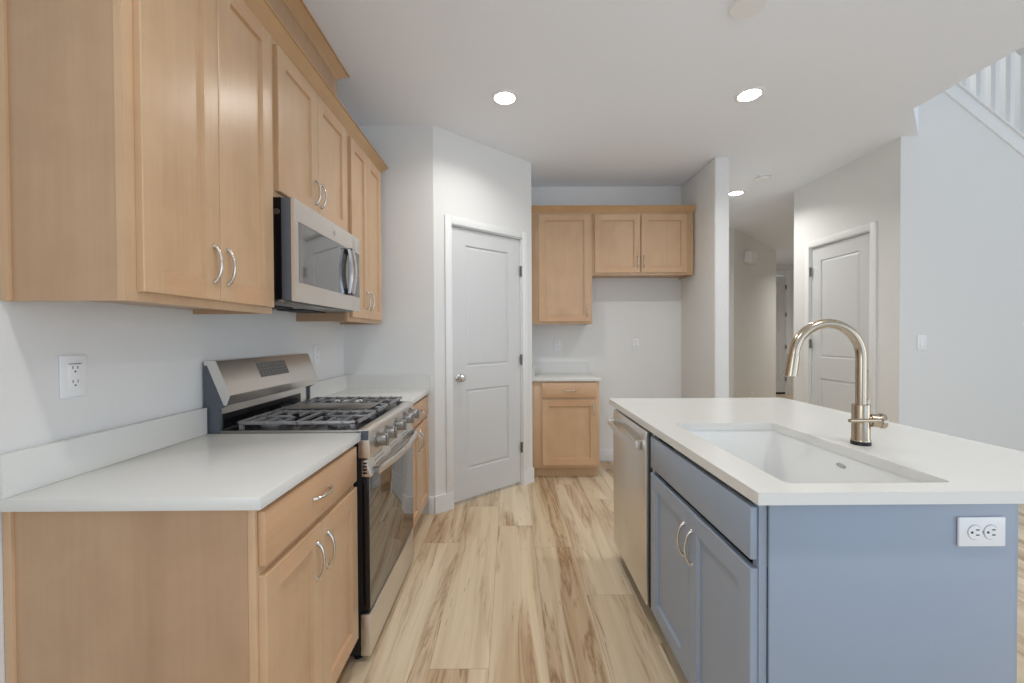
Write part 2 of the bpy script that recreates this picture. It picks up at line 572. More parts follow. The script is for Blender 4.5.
def hinge(parent, x, z, y=0.0, s=1):
    mb = MB().tube([(x, y - 0.007, z - 0.045), (x, y - 0.007, z + 0.045)], 0.0065, 12)
    mb.box(x - 0.016, x + 0.016, y - 0.004, y - 0.0005, z - 0.044, z + 0.044)
    return mb.build('hinge', 'steel_d', parent)

pw = d1 - d0
dr = panel_door('door_1', pw, DH - 0.03, [(0.132, 0.225, 0.848), (0.132, 1.028, 1.965)])
struct(dr, 'white two-panel pantry door in the angled wall')
vx, vy = math.cos(ang), math.sin(ang)
dr.location = (-0.553 + vx * d0 - vy * 0.016, DE + vy * d0 + vx * 0.016, 0.028)
dr.rotation_euler = (0, 0, ang)
knob(dr, 0.062, 0.945)
for z in (0.30, 1.06, 1.82):
    hinge(dr, pw + 0.004, z, -0.012)
mb = casing(MB(), d0 - 0.010, d1 + 0.010, DH + 0.010)
o = mb.build('trim_1', 'trim'); o.location = (-0.553, DE, 0); o.rotation_euler = (0, 0, ang)
struct(o, 'white casing around the pantry door')

# closet door faces -X: local -y -> -X (rot -90): local x -> -Y
cw = c1 - c0
dr = panel_door('door_2', cw, CH - 0.02, [(0.115, 0.235, 0.845), (0.115, 1.050, 2.000)])
struct(dr, 'white two-panel closet door in the side wall')
dr.location = (CX + 0.016, c1, 0.018); dr.rotation_euler = (0, 0, R(-90))
knob(dr, cw - 0.062, 0.96)
for z in (0.30, 1.18, 1.90):
    hinge(dr, -0.004, z, -0.012)
o = casing(MB(), -0.010, cw + 0.010, CH + 0.010).build('trim_2', 'trim')
o.location = (CX, c1, 0); o.rotation_euler = (0, 0, R(-90))
struct(o, 'white casing around the closet door')

# entry door at the end of the foyer
dr = panel_door('door_3', 0.90, 2.54, [(0.13, 0.25, 1.10), (0.13, 1.32, 2.38)])
struct(dr, 'tall white entry door at the end of the hall')
dr.location = (5.08, 8.915, 0.03)
MB().box(0, 0.9, -0.004, 0.03, -0.028, 0.012).build('door_sweep', 'blackmat', dr)
for z in (0.3, 1.0, 1.7, 2.3):
    hinge(dr, 0.905, z, -0.012)
o = casing(MB(), 0, 0.94, 2.60, 0.09, jamb=0.018).build('trim_3', 'trim'); o.location = (5.06, 8.9, 0)
struct(o, 'white casing around the entry door')

# ------------------------------------------------------------------ cabinets
def cabinet(name, label, cat, loc, rot, w, d, z0, z1, toe=0.0, doors=(), drawers=(), mv='maple', mh='maple_h', side='maple_side', group=None, ends='', under=False):
    """origin at the footprint centre; front frame plane at y=-d/2, faces -y.
    doors: (x0,x1,z0,z1,handle_x,handle_z); drawers: (x0,x1,z0,z1)"""
    t = thing(name, label, cat, loc, rot, group)
    zb = z0 + toe
    f = -d / 2
    bd = MB()
    if toe:
        bd.box(-w / 2, w / 2, f + 0.019, d / 2, zb, z1)
    else:   # wall cabinet: bottom panel set up inside the frame and sides
        bd.box(-w / 2, w / 2, f + 0.019, d / 2, zb + 0.016, z1)
        bd.box(-w / 2, -w / 2 + 0.016, f + 0.019, d / 2, zb, zb + 0.016)
        bd.box(w / 2 - 0.016, w / 2, f + 0.019, d / 2, zb, zb + 0.016)
    bd.build('body', side, t)
    MB().box(-w / 2, w / 2, f, f + 0.019, zb, z1, 0, 0.0015).build('face_frame', mv, t)
    if toe:
        MB().box(-w / 2, w / 2, f + 0.075, f + 0.090, z0, zb).build('toe_kick', mv, t)
    yf = f - 0.0195
    for (x0, x1, a, b, hx, hz) in doors:
        dd = shaker(MB(), x0, x1, a, b, yf).build('door', [mv, mh], t)
        pull(dd, hx, hz, yf, True)
    for (x0, x1, a, b) in drawers:
        dd = slabfront(MB(), x0, x1, a, b, yf).build('drawer', mh, t)
        pull(dd, (x0 + x1) / 2, (a + b) / 2, yf, False)
    return t

ZB = H_C - T_C
# left run base cabinets: front faces +X -> rot +90, local x = Y - yc, local y = -(X - xc)
XF = -0.613
xc = (XF + XL + 0.002) / 2; dd_ = XF - XL - 0.002
def left_base(label, y0, y1, ds, dw):
    yc = (y0 + y1) / 2
    return cabinet('base_cabinet', label, 'cabinet', (xc, yc, 0), R(90), y1 - y0, dd_, 0.0, ZB, 0.10, group='maple base cabinets', doors=
                   [(a - yc, b - yc, 0.125, 0.712, hx - yc, 0.606) for a, b, hx in ds],
                   drawers=[(a - yc, b - yc, 0.735, 0.868) for a, b in dw])
y0, y1 = 0.976, 1.588
cb = left_base('maple base cabinet with one drawer over two doors, left of the gas range', y0, y1,
               [(0.984, 1.276, 1.243), (1.279, 1.572, 1.312)], [(0.984, 1.572)])
yc = (y0 + y1) / 2
# scribe strip at the wall end of the exposed side
MB().box(-(y1 - y0) / 2 - 0.006, -(y1 - y0) / 2, dd_ / 2 - 0.020, dd_ / 2, 0.0, ZB).build('scribe_strip', 'maple', cb)
MB().box(-(y1 - y0) / 2 - 0.0005, -(y1 - y0) / 2 + 0.004, -dd_ / 2 + 0.024, dd_ / 2 - 0.02, 0.0, 0.1).build('end_panel', 'maple_side', cb)
y0, y1 = 2.334, 2.972
left_base('maple base cabinet between the gas range and the pantry wall', y0, y1,
          [(2.355, 2.645, 2.613), (2.648, 2.940, 2.680)], [(2.355, 2.940)])

# back wall base cabinet, front faces -Y
xb0, xb1 = BX + 0.003, 0.797
FB = 3.690
bc = cabinet('base_cabinet', 'single-door maple base cabinet on the back wall beside the pantry', 'cabinet',
             ((xb0 + xb1) / 2, (FB + DB - 0.003) / 2, 0), 0, xb1 - xb0, DB - 0.003 - FB, 0.0, ZB, 0.10,
             [(0.279 - (xb0 + xb1) / 2, 0.770 - (xb0 + xb1) / 2, 0.127, 0.716, 0.741 - (xb0 + xb1) / 2, 0.625)],
             [(0.279 - (xb0 + xb1) / 2, 0.770 - (xb0 + xb1) / 2, 0.735, 0.868)])

# left uppers
UF = -0.917
uxc = (UF + XL + 0.002) / 2; ud = UF - XL - 0.002
ZU0, ZU1 = 1.378, 2.447
def left_upper(name, label, y0, y1, z0, ds, hz):
    yc = (y0 + y1) / 2
    return cabinet(name, label, 'cabinet', (uxc, yc, z0), R(90), y1 - y0, ud, 0, ZU1 - z0, 0,
                   [(a - yc, b - yc, 0.024, ZU1 - z0 - 0.022, hx - yc, hz) for a, b, hx in ds])
u1 = left_upper('wall_cabinet', 'tall two-door maple wall cabinet nearest the camera, left of the microwave', 0.982, 1.580, ZU0,
                [(1.010, 1.276, 1.248), (1.279, 1.564, 1.307)], 0.133)
hw = (1.580 - 0.982) / 2
MB().box(-hw - 0.006, -hw, ud / 2 - 0.020, ud / 2, 0, ZU1 - ZU0).build('scribe_strip', 'maple', u1)
MB().box(-hw - 0.0012, -hw, -ud / 2 + 0.001, -ud / 2 + 0.019, 0, ZU1 - ZU0).build('frame_edge', 'maple', u1)
left_upper('wall_cabinet', 'short two-door maple wall cabinet directly above the microwave', 1.582, 2.312, 1.834,
           [(1.606, 1.932, 1.906), (1.935, 2.270, 1.962)], 0.125)
left_upper('wall_cabinet', 'narrow two-door maple wall cabinet between microwave and pantry wall', 2.314, 2.925, ZU0,
           [(2.338, 2.598, 2.566), (2.601, 2.872, 2.632)], 0.136)
# boxed-in duct chase above the cabinets
sof = thing('soffit_box', 'plain maple soffit box on top of the left wall cabinets, reaching the ceiling', 'soffit', (-1.0925, 1.66, 2.449))
MB().box(XL + 0.003 + 1.0925, -0.985 + 1.0925, 0.982 - 1.66, 2.36 - 1.66, 0, ZC - 0.002 - 2.449).build('body', 'maple_side', sof)

def crown_path(name, label, pts, z0, z1, proj, matn='maple_crown'):
    """crown swept along pts (outer face points, outward normal given by left-hand side)"""
    prof = [(0.0, 0.0), (0.008, 0.0), (0.010, 0.12), (0.30, 0.40), (0.62, 0.62), (0.86, 0.86), (1.0, 0.88), (1.0, 1.0), (0.0, 1.0)]
    n = len(pts)
    P = [Vector((p[0], p[1])) for p in pts]
    nor = []
    for i in range(n):
        ds = []
        if i > 0: ds.append((P[i] - P[i - 1]).normalized())
        if i < n - 1: ds.append((P[i + 1] - P[i]).normalized())
        ns = [Vector((d.y, -d.x)) for d in ds]
        if len(ns) == 1:
            nor.append(ns[0])
        else:
            m = (ns[0] + ns[1]).normalized()
            nor.append(m / max(0.3, m.dot(ns[0])))
    mb = MB()
    tb = bmesh.new()
    rings = [[tb.verts.new((P[i].x + nor[i].x * proj * a, P[i].y + nor[i].y * proj * a, z0 + (z1 - z0) * b)) for a, b in prof] for i in range(n)]
    k = len(prof)
    for i in range(n - 1):
        for j in range(k):
            tb.faces.new((rings[i][j], rings[i][(j + 1) % k], rings[i + 1][(j + 1) % k], rings[i + 1][j]))
    tb.faces.new(rings[0]); tb.faces.new(rings[-1][::-1])
    mb._merge(tb, 0)
    return tag(mb.build(name, matn, smooth=25), label, 'crown molding')
crown_path('crown_molding', 'maple crown molding along the top of the three left wall cabinets',
           [(XL + 0.003, 0.979), (UF, 0.979), (UF, 2.927), (XL + 0.003, 2.927)], ZU1 - 0.002, 2.505, 0.043, 'maple_crown_y')
co = crown_path('crown_trim', '', [(XL + 0.003, 0.980), (-0.984, 0.980), (-0.984, 2.362), (XL + 0.003, 2.362)], 2.750, ZC - 0.002, 0.052, 'maple_crown_y')
co.data.transform(Matrix.Translation(-sof.location)); co.parent = sof
del co['label']; del co['category']

# back uppers, front faces -Y
FU = 3.895
def back_upper(label, x0, x1, z0, z1, ds, hz):
    xm = (x0 + x1) / 2
    return cabinet('wall_cabinet', label, 'cabinet', (xm, (FU + DB - 0.003) / 2, z0), 0, x1 - x0, DB - 0.003 - FU, 0, z1 - z0, 0,
                   [(a - xm, b - xm, 0.022, z1 - z0 - 0.016, hx - xm, hz) for a, b, hx in ds])
back_upper('tall single-door maple wall cabinet on the back wall next to the pantry', BX + 0.003, 0.777, 1.404, 2.450, [(0.268, 0.756, 0.727)], 0.125)
back_upper('short two-door maple wall cabinet over the empty refrigerator space', 0.779, 1.738, 1.862, 2.450,
           [(0.797, 1.228, 1.204), (1.238, 1.672, 1.262)], 0.125)
crown_path('crown_molding', 'maple crown molding along the two back wall cabinets',
           [(1.738, DB - 0.004), (1.738, FU), (BX + 0.003, FU)][::-1], 2.452, 2.512, 0.040)

# ------------------------------------------------------------------ countertops and backsplashes
tag(MB().box(XL + 0.002, -0.586, 0.953, 1.597, ZB, H_C, 0, 0.002).build('countertop', 'quartz'),
    'white quartz countertop on the base cabinet left of the range', 'countertop')
tag(MB().box(XL + 0.002, -0.586, 2.334, DE - 0.002, ZB, H_C, 0, 0.002).build('countertop', 'quartz'),
    'white quartz countertop between range and pantry wall', 'countertop')
tag(MB().box(BX + 0.002, 0.806, FB - 0.026, DB - 0.002, ZB, H_C, 0, 0.002).build('countertop', 'quartz'),
    'small white quartz countertop on the back wall base cabinet', 'countertop')
tag(MB().box(XL + 0.002, -1.182, 0.953, 1.596, H_C, 1.016, 0, 0.002).build('backsplash', 'quartz'),
    'low white quartz backsplash strip on the left wall before the range', 'backsplash')
tag(MB().prism([(XL + 0.002, 2.334), (-1.182, 2.334), (-1.182, DE - 0.022), (-0.588, DE - 0.022), (-0.588, DE - 0.002), (XL + 0.002, DE - 0.002)], 'z', H_C, 1.016)
    .build('backsplash', 'quartz'), 'L-shaped white quartz backsplash in the corner beyond the range', 'backsplash')
tag(MB().prism([(BX + 0.002, FB - 0.024), (BX + 0.022, FB - 0.024), (BX + 0.022, DB - 0.022), (0.804, DB - 0.022), (0.804, DB - 0.002), (BX + 0.002, DB - 0.002)], 'z', H_C, 1.016)
    .build('backsplash', 'quartz'), 'white quartz backsplash above the small back countertop', 'backsplash')

# island counter with sink cut-out
IX0, IX1, IY0, IY1 = 0.584, 1.618, 0.964, 2.440
SX0, SX1, SY0, SY1 = 0.692, 1.112, 1.024, 1.736
def slab_with_hole(name, x0, x1, y0, y1, hx0, hx1, hy0, hy1, z0, z1, m):
    b = bmesh.new()
    outer = [(x0, y0), (x1, y0), (x1, y1), (x0, y1)]
    rc = 0.018
    inner = []
    for (cx, cy, a0) in ((hx0 + rc, hy0 + rc, 180), (hx1 - rc, hy0 + rc, 270), (hx1 - rc, hy1 - rc, 0), (hx0 + rc, hy1 - rc, 90)):
        inner.append([(cx + rc * math.cos(R(a0 + k * 18)), cy + rc * math.sin(R(a0 + k * 18))) for k in range(6)])
    for z, flip in ((z0, True), (z1, False)):
        O = [b.verts.new((x, y, z)) for x, y in outer]
        I = [[b.verts.new((x, y, z)) for x, y in c] for c in inner]
        fs = []
        for k in range(4):
            k2 = (k + 1) % 4
            fs.append([O[k], O[k2], I[k2][0]] + [I[k][-1]])
            fs.append([O[k]] + I[k][::-1])
        for f in fs:
            b.faces.new(f)
        if z == z0: O0, I0 = O, sum(I, [])
        else: O1, I1 = O, sum(I, [])
    for A, B in ((O0, O1), (I0, I1)):
        for k in range(len(A)):
            k2 = (k + 1) % len(A)
            b.faces.new((A[k], A[k2], B[k2], B[k]))
    mb = MB(); mb._merge(b, 0)
    o = mb.build(name, m)
    return o
tag(slab_with_hole('countertop', IX0, IX1, IY0, IY1, SX0, SX1, SY0, SY1, ZB, H_C, 'quartz'),
    'large white quartz island countertop with a sink cut-out', 'countertop')

# ------------------------------------------------------------------ sink
def sink():
    zr, zf = ZB - 0.001, 0.680
    rc = 0.03
    def ring(x0, x1, y0, y1, z, r):
        pts = []
        for (cx, cy, a0) in ((x0 + r, y0 + r, 180), (x1 - r, y0 + r, 270), (x1 - r, y1 - r, 0), (x0 + r, y1 - r, 90)):
            pts += [(cx + r * math.cos(R(a0 + k * 15)), cy + r * math.sin(R(a0 + k * 15)), z) for k in range(7)]
        return pts
    a, b_, c, d = SX0 - 0.006, SX1 + 0.006, SY0 - 0.006, SY1 + 0.006
    tl = thing('undermount_sink', 'white undermount sink basin set in the island countertop', 'sink', ((a + b_) / 2, (c + d) / 2, 0.66))
    px, py, pz = tl.location
    tb = bmesh.new()
    specs = [(0.010, zr - 0.012, 0.03), (0.010, zr, 0.03), (0.0, zr, 0.03), (-0.002, zr - 0.01, 0.03), (-0.010, zf + 0.03, 0.035), (-0.018, zf + 0.010, 0.035), (-0.045, zf, 0.035)]
    rings = []
    for off, z, r in specs:
        rings.append([tb.verts.new((x - px, y - py, zz - pz)) for x, y, zz in ring(a - off, b_ + off, c - off, d + off, z, max(0.012, r))])
    # outer shell
    outer = [(0.010, zr - 0.012), (0.004, zr - 0.013), (0.004, zf - 0.012)]
    rings_o = [[tb.verts.new((x - px, y - py, zz - pz)) for x, y, zz in ring(a - off, b_ + off, c - off, d + off, z, 0.03)] for off, z in outer[1:]]
    def join(A, B):
        for k in range(len(A)):
            tb.faces.new((A[k], A[(k + 1) % len(A)], B[(k + 1) % len(A)], B[k]))
    for A, B in zip(rings, rings[1:]):
        join(A, B)
    join(rings[0], rings_o[0]); join(rings_o[0], rings_o[1])
    tb.faces.new(rings[-1]); tb.faces.new(rings_o[-1])
    mb = MB(); mb._merge(tb, 0)
    mb.build('basin', 'porcelain', tl)
    MB().lathe([(0.057, 0.0), (0.057, 0.003), (0.045, 0.0035), (0.040, 0.001), (0.0, 0.001)], (0.05, 0, zf - pz), (0, 0, 1), 28).build('drain', 'chrome', tl)
    # oval overflow slot on the far side wall
    pts = []
    for k in range(25):
        t = 2 * PI * k / 24
        pts.append((SX1 + 0.002 - px - 0.0025, 1.375 - py + 0.018 * math.cos(t), 0.846 - pz + 0.0045 * math.sin(t)))
    MB().tube(pts, 0.0011, 8).build('overflow_ring', 'steel_d', tl)
sink()

# ------------------------------------------------------------------ faucet
def faucet():
    fx, fy = 1.190, 1.388
    t = thing('kitchen_faucet', 'brushed nickel gooseneck pull-down faucet standing behind the sink', 'faucet', (fx, fy, H_C))
    MB().lathe([(0.0285, 0.0), (0.0285, 0.011), (0.026, 0.013)], (0, 0, 0), (0, 0, 1), 32).build('base_ring', 'black', t)
    MB().lathe([(0.0275, 0.0125), (0.0275, 0.017), (0.0255, 0.020), (0.0255, 0.134), (0.0245, 0.137), (0.019, 0.1375)], (0, 0, 0), (0, 0, 1), 32).build('body', 'faucet', t)
    # gooseneck
    Rr = 0.1150
    zc = 0.2965
    pts = [(0, 0, 0.130 + k * 0.02) for k in range(10)]
    pts = [p for p in pts if p[2] < zc - 0.005]
    a_end = 174
    for k in range(0, 29):
        a = R(a_end * k / 28)
        pts.append((-Rr + Rr * math.cos(a), 0, zc + Rr * math.sin(a)))
    MB().tube(pts, 0.0158, 22).build('spout', 'faucet', t)
    p = Vector(pts[-1]); d = (Vector(pts[-1]) - Vector(pts[-2])).normalized()
    h = MB().lathe([(0.0160, 0.0), (0.0160, 0.002), (0.0182, 0.003), (0.0200, 0.066), (0.0198, 0.076), (0.0168, 0.079), (0.0, 0.0785)], p, d, 28).build('spray_head', 'faucet', t)
    s_ = Vector((-d.z, 0, d.x))
    if s_.x < 0: s_ = -s_
    q = p + d * 0.040 + s_ * 0.017
    MB().tube([q - d * 0.018, q + d * 0.018], 0.0062, 12).build('spray_button', 'steel_d', h)
    # valve on the right side with a thin lever
    v = MB().lathe([(0.017, 0.018), (0.0175, 0.024), (0.022, 0.028), (0.022, 0.050), (0.0255, 0.052), (0.0255, 0.062), (0.0235, 0.065), (0.0, 0.065)], (0, 0, 0.083), (0.93, -0.36, 0.0), 28).build('valve_cap', 'faucet', t)
    MB().lathe([(0.010, 0.0), (0.010, 0.036), (0.008, 0.039), (0.0, 0.039)], (0.028, 0.012, 0.118), (0, 0, 1), 18).build('stem', 'faucet', t)
    MB().tube([(0.034, -0.034, 0.088), (-0.010, -0.040, 0.089), (-0.080, -0.050, 0.091)], [0.0062, 0.0055, 0.0058], 12).build('lever', 'faucet', t)
faucet()

# ------------------------------------------------------------------ island
def island():
    IXF = 0.607
    t = thing('kitchen_island', 'slate blue kitchen island cabinet with two doors and a false drawer front', 'island', (0.925, 1.68, 0))
    px, py = 0.925, 1.68
    def B(x0, x1, y0, y1, z0, z1, bev=0.0):
        return MB().box(x0 - px, x1 - px, y0 - py, y1 - py, z0, z1, 0, bev)
    B(0.6276, 1.2280, 0.990, 0.998, 0, ZB, 0.001).build('end_panel', 'blue', t)
    B(1.2285, 1.2520, 1.003, 1.036, 0, ZB, 0.0015).build('corner_post', 'blue', t)
    B(1.2235, 1.2400, 1.040, 2.385, 0, ZB).build('back_panel', 'blue', t)
    B(0.6600, 1.2227, 2.366, 2.385, 0, ZB).build('far_panel', 'blue', t)
    B(0.626, 1.2227, 1.014, 1.736, 0.10, 0.118).build('cabinet_floor', 'blue', t)
    B(0.680, 0.695, 1.014, 1.752, 0.0, 0.10).build('toe_kick', 'blue', t)
    # face frame: stiles and rails around the openings
    f = B(IXF, 0.626, 0.9985, 1.024, 0.10, ZB)
    f.box(IXF - px, 0.626 - px, 1.728 - py, 1.752 - py, 0.10, ZB)
    for x0_, x1_, z0, z1 in ((IXF, 0.626, 0.10, 0.135), (0.640, 0.656, 0.862, ZB)):
        f.box(x0_ - px, x1_ - px, 1.026 - py, 1.728 - py, z0, z1)
    f.build('face_frame', 'blue', t)
    # fronts face -X : build facing -y in a rotated mesh
    def turn(mb):
        bmesh.ops.rotate(mb.bm, cent=(0, 0, 0), matrix=Matrix.Rotation(R(-90), 3, 'Z'), verts=mb.bm.verts)
        return mb
    yf = (IXF - 0.0195) - px
    def lx(Y): return -(Y - py)
    for (ya, yb, hy) in ((1.002, 1.355, 1.328), (1.358, 1.722, 1.386)):
        mb = shaker(MB(), lx(yb), lx(ya), 0.128, 0.711, yf, 0.019, 0.058, 0.011, 0, 0)
        dd = turn(mb).build('door', 'blue', t)
        h = pull(dd, lx(hy), 0.594, yf, True, 0.110, 0.021)
        h.data.transform(Matrix.Rotation(R(-90), 4, 'Z'))
    mb = slabfront(MB(), lx(1.722), lx(1.002), 0.733, 0.864, yf)
    turn(mb).build('false_drawer_front', 'blue', t)
island()

# ------------------------------------------------------------------ dishwasher
def dishwasher():
    px, py = 0.91, 2.06
    t = thing('dishwasher', 'stainless steel dishwasher built into the far end of the island', 'dishwasher', (px, py, 0))
    y0, y1 = 1.764, 2.356
    MB().box(0.608 - px, 1.205 - px, y0 - py, y1 + 0.004 - py, 0.09, 0.868).build('tub', 'blackmat', t)
    MB().prism([(0.6075 - px, 0.098), (0.593 - px, 0.098), (0.590 - px, 0.105), (0.588 - px, 0.84), (0.593 - px, 0.866), (0.6075 - px, 0.868)],
               'y', y0 + 0.026 - py, y1 - py, 0, 0.002).build('door', 'steel_v', t)
    MB().box(0.650 - px, 0.665 - px, y0 - py, y1 - py, 0.01, 0.09).build('kick_plate', 'blackmat', t)
    # bowed bar handle
    pts = []
    n = 20
    for i in range(n + 1):
        s = i / n
        pts.append((0.590 - px - 0.030 - 0.020 * math.sin(PI * s), y0 + 0.055 + (y1 - y0 - 0.095) * s - py, 0.800 + 0.0 * s))
    mb = MB()
    tb = bmesh.new()
    rings = []
    for p in pts:
        rings.append([tb.verts.new((p[0] + a, p[1], p[2] + b)) for a, b in ((-0.006, -0.012), (0.004, -0.014), (0.008, -0.006), (0.008, 0.006), (0.004, 0.014), (-0.006, 0.012))])
    for A, B in zip(rings, rings[1:]):
        for k in range(6):
            tb.faces.new((A[k], A[(k + 1) % 6], B[(k + 1) % 6], B[k]))
    tb.faces.new(rings[0]); tb.faces.new(rings[-1][::-1])
    mb._merge(tb, 0)
    h = mb.build('handle', 'steel', t)
    for s in (pts[0], pts[-1]):
        MB().box(s[0] - 0.010, 0.590 - px, s[1] - 0.014, s[1] + 0.014, 0.782, 0.820, 0, 0.004).build('handle_bracket', 'steel', h)
    badge(t, (0.5885 - px - 0.0005, 2.085 - py, 0.335), (-1, 0, 0.0), 0.013)

def badge(parent, c, d, r):
    """small round badge with a raised rim and a looping monogram"""
    c = Vector(c); d = Vector(d).normalized()
    u = Vector((0, 0, 1)); w = d.cross(u)
    mb = MB().lathe([(r, 0.0), (r, 0.0016), (r * 0.88, 0.0016), (r * 0.86, 0.0008), (0, 0.0008)], c, d, 24, 0)
    for sgn in (-1, 1):
        pts = []
        for k in range(15):
            a = k / 14 * 1.6 * PI + (0 if sgn > 0 else PI)
            pts.append(c + d * 0.0012 + w * (sgn * r * 0.28 + r * 0.26 * math.cos(a)) + u * (r * 0.38 * math.sin(a)))
        mb.tube(pts, r * 0.06, 6, 1)
    return mb.build('badge', ['steel', 'steel_d'], parent)
dishwasher()

# ------------------------------------------------------------------ gas range
def gas_range():
    y0, y1 = 1.602, 2.328
    px, py = -0.88, (y0 + y1) / 2
    t = thing('gas_range', 'stainless steel gas range with five knobs and black glass oven door', 'range', (px, py, 0))
    W0, W1 = y0 - py, y1 - py
    X = lambda x: x - px
    MB().box(X(-1.196), X(-0.600), W0 + 0.002, W1 - 0.002, 0.03, 0.905).build('body', 'blackmat', t)
    for yy in (W0 + 0.04, W1 - 0.04):
        for xx in (-1.15, -0.62):
            MB().lathe([(0.018, 0), (0.018, 0.008), (0.010, 0.010), (0.010, 0.035)], (X(xx), yy, 0), (0, 0, 1), 14).build('foot', 'blackmat', t)
    # backguard
    bg_ = thing_part('backguard', t)
    for ya, yb in ((W0, W0 + 0.012), (W1 - 0.012, W1)):
        MB().prism([(X(-1.198), 0.905), (X(-1.198), 1.196), (X(-1.182), 1.195), (X(-1.112), 1.022), (X(-1.140), 1.008), (X(-1.140), 0.905)],
                   'y', ya, yb).build('end_cap', 'sheet', bg_)
    MB().box(X(-1.196), X(-1.150), W0 + 0.012, W1 - 0.012, 0.905, 1.045).build('riser', 'steel', bg_)
    MB().box(X(-1.150), X(-1.143), W0 + 0.03, W1 - 0.10, 0.925, 0.985).build('vent_grille', 'black', bg_)
    MB().prism([(X(-1.1965), 1.1965), (X(-1.153), 1.1975), (X(-1.149), 1.194), (X(-1.0965), 1.062), (X(-1.098), 1.056), (X(-1.111), 1.022), (X(-1.122), 1.024), (X(-1.185), 1.18), (X(-1.1965), 1.18)],
               'y', W0 - 0.001, W1 + 0.001, 0).build('console', 'steel', bg_)
    # display lies on the sloping face
    a = Vector((X(-1.149), 0, 1.194)); b = Vector((X(-1.0965), 0, 1.062))
    nrm = Vector((b.z - a.z, 0, -(b.x - a.x))).normalized()
    if nrm.x < 0: nrm = -nrm
    def on(s, y, h): return a + (b - a) * s + Vector((0, y, 0)) + nrm * h
    dy0, dy1 = 1.835 - py, 2.065 - py
    def plate(mb, s0, s1, ya, yb, h0, h1, mi):
        V = [on(s, y, h) for h in (h0, h1) for s, y in ((s0, ya), (s1, ya), (s1, yb), (s0, yb))]
        mb.quads(V, [(4, 5, 6, 7), (0, 1, 5, 4), (1, 2, 6, 5), (2, 3, 7, 6), (3, 0, 4, 7), (3, 2, 1, 0)], [mi] * 6)
    mb = MB()
    plate(mb, 0.14, 0.63, dy0, dy1, -0.001, 0.0012, 0)
    for r_, s in enumerate((0.25, 0.36, 0.47, 0.55)):
        for k in range(8):
            if r_ == 0 and k in (3, 4): continue
            ya = dy0 + 0.016 + k * 0.0255
            plate(mb, s, s + 0.018, ya, ya + 0.013, 0.0012, 0.0016, 1)
    mb.build('display', ['display', 'icons'], bg_)
    # cooktop pan with steel rim
    ct = MB().box(X(-1.140), X(-0.590), W0 + 0.004, W1 - 0.004, 0.905, 0.917, 0)
    ct.build('cooktop', 'black', t)
    for ya, yb in ((W0, W0 + 0.010), (W1 - 0.010, W1)):
        MB().box(X(-1.140), X(-0.590), ya, yb, 0.905, 0.924, 0, 0.003).build('cooktop_rim', 'steel_d', t)
    # burners
    for bx, by, br in ((-1.02, W0 + 0.15, 0.040), (-0.72, W0 + 0.15, 0.046), (-0.87, 0.0, 0.050), (-1.02, W1 - 0.15, 0.036), (-0.72, W1 - 0.15, 0.044)):
        MB().lathe([(br + 0.012, 0), (br + 0.012, 0.006), (br, 0.008), (br, 0.014), (br * 0.92, 0.019), (0, 0.020)], (X(bx), by, 0.917), (0, 0, 1), 28).build('burner', 'iron', t)
    # grates
    zt = 0.956
    def grate(ya, yb, plate_=False):
        g = MB()
        xa, xb = X(-1.095), X(-0.612)
        for yy in (ya + 0.006, yb - 0.006):
            g.box(xa, xb, yy - 0.006, yy + 0.006, zt - 0.016, zt - 0.002, 0, 0.002)
        for xx in (xa + 0.006, xb - 0.006):
            g.box(xx - 0.006, xx + 0.006, ya, yb, zt - 0.016, zt - 0.002, 0, 0.002)
        for xx in (xa + 0.02, xb - 0.02):
            for yy in (ya + 0.006, yb - 0.006):
                g.box(xx - 0.008, xx + 0.008, yy - 0.006, yy + 0.006, 0.9172, zt - 0.010)
        n = 8
        ym = (ya + yb) / 2
        for k in range(1, n):
            xx = xa + (xb - xa) * k / n
            if k == n // 2 and not plate_:
                g.box(xx - 0.006, xx + 0.006, ya, yb, zt - 0.014, zt, 0, 0.002)
                continue
            L = 0.40 if k in (1, 3, 5, 7) else 0.34
            w_ = (yb - ya)
            g.box(xx - 0.005, xx + 0.005, ya - 0.002, ya + w_ * L, zt - 0.013, zt, 0, 0.002)
            g.box(xx - 0.005, xx + 0.005, yb - w_ * L, yb + 0.002, zt - 0.013, zt, 0, 0.002)
        g.box(xa, xa + 0.16, ym - 0.005, ym + 0.005, zt - 0.013, zt, 0, 0.002)
        g.box(xb - 0.16, xb, ym - 0.005, ym + 0.005, zt - 0.013, zt, 0, 0.002)
        o = g.build('grate', 'iron', t)
        return o
    grate(W0 + 0.028, W0 + 0.268)
    gm = grate(W0 + 0.274, W1 - 0.274, True)
    MB().box(X(-1.06), X(-0.65), W0 + 0.288, W1 - 0.288, zt + 0.0005, zt + 0.006, 0, 0.003).build('griddle', 'steel_d', gm)
    grate(W1 - 0.268, W1 - 0.028)
    # control panel
    MB().prism([(X(-0.600), 0.926), (X(-0.566), 0.922), (X(-0.558), 0.914), (X(-0.553), 0.812), (X(-0.600), 0.812)], 'y', W0, W1, 0, 0.002).build('control_panel', 'steel', t)
    MB().box(X(-0.590), X(-0.5585), W0 - 0.0015, W0 + 0.003, 0.884, 0.921).build('corner_cap', 'sheet', t)
    for k, yy in enumerate((0.085, 0.205, 0.363, 0.521, 0.641)):
        c = (X(-0.5555), W0 + yy, 0.866)
        kb = MB().lathe([(0.033, 0.0), (0.033, 0.006), (0.0265, 0.009), (0.0255, 0.040), (0.0235, 0.044), (0.0, 0.044)], c, (1, 0, 0.04), 28)
        kb.box(c[0] + 0.036, c[0] + 0.052, c[1] - 0.0065, c[1] + 0.0065, c[2] - 0.025, c[2] + 0.025, 0, 0.002)
        kb.build('knob', 'steel_d', t)
    # oven door
    dr_ = thing_part('oven_door', t)
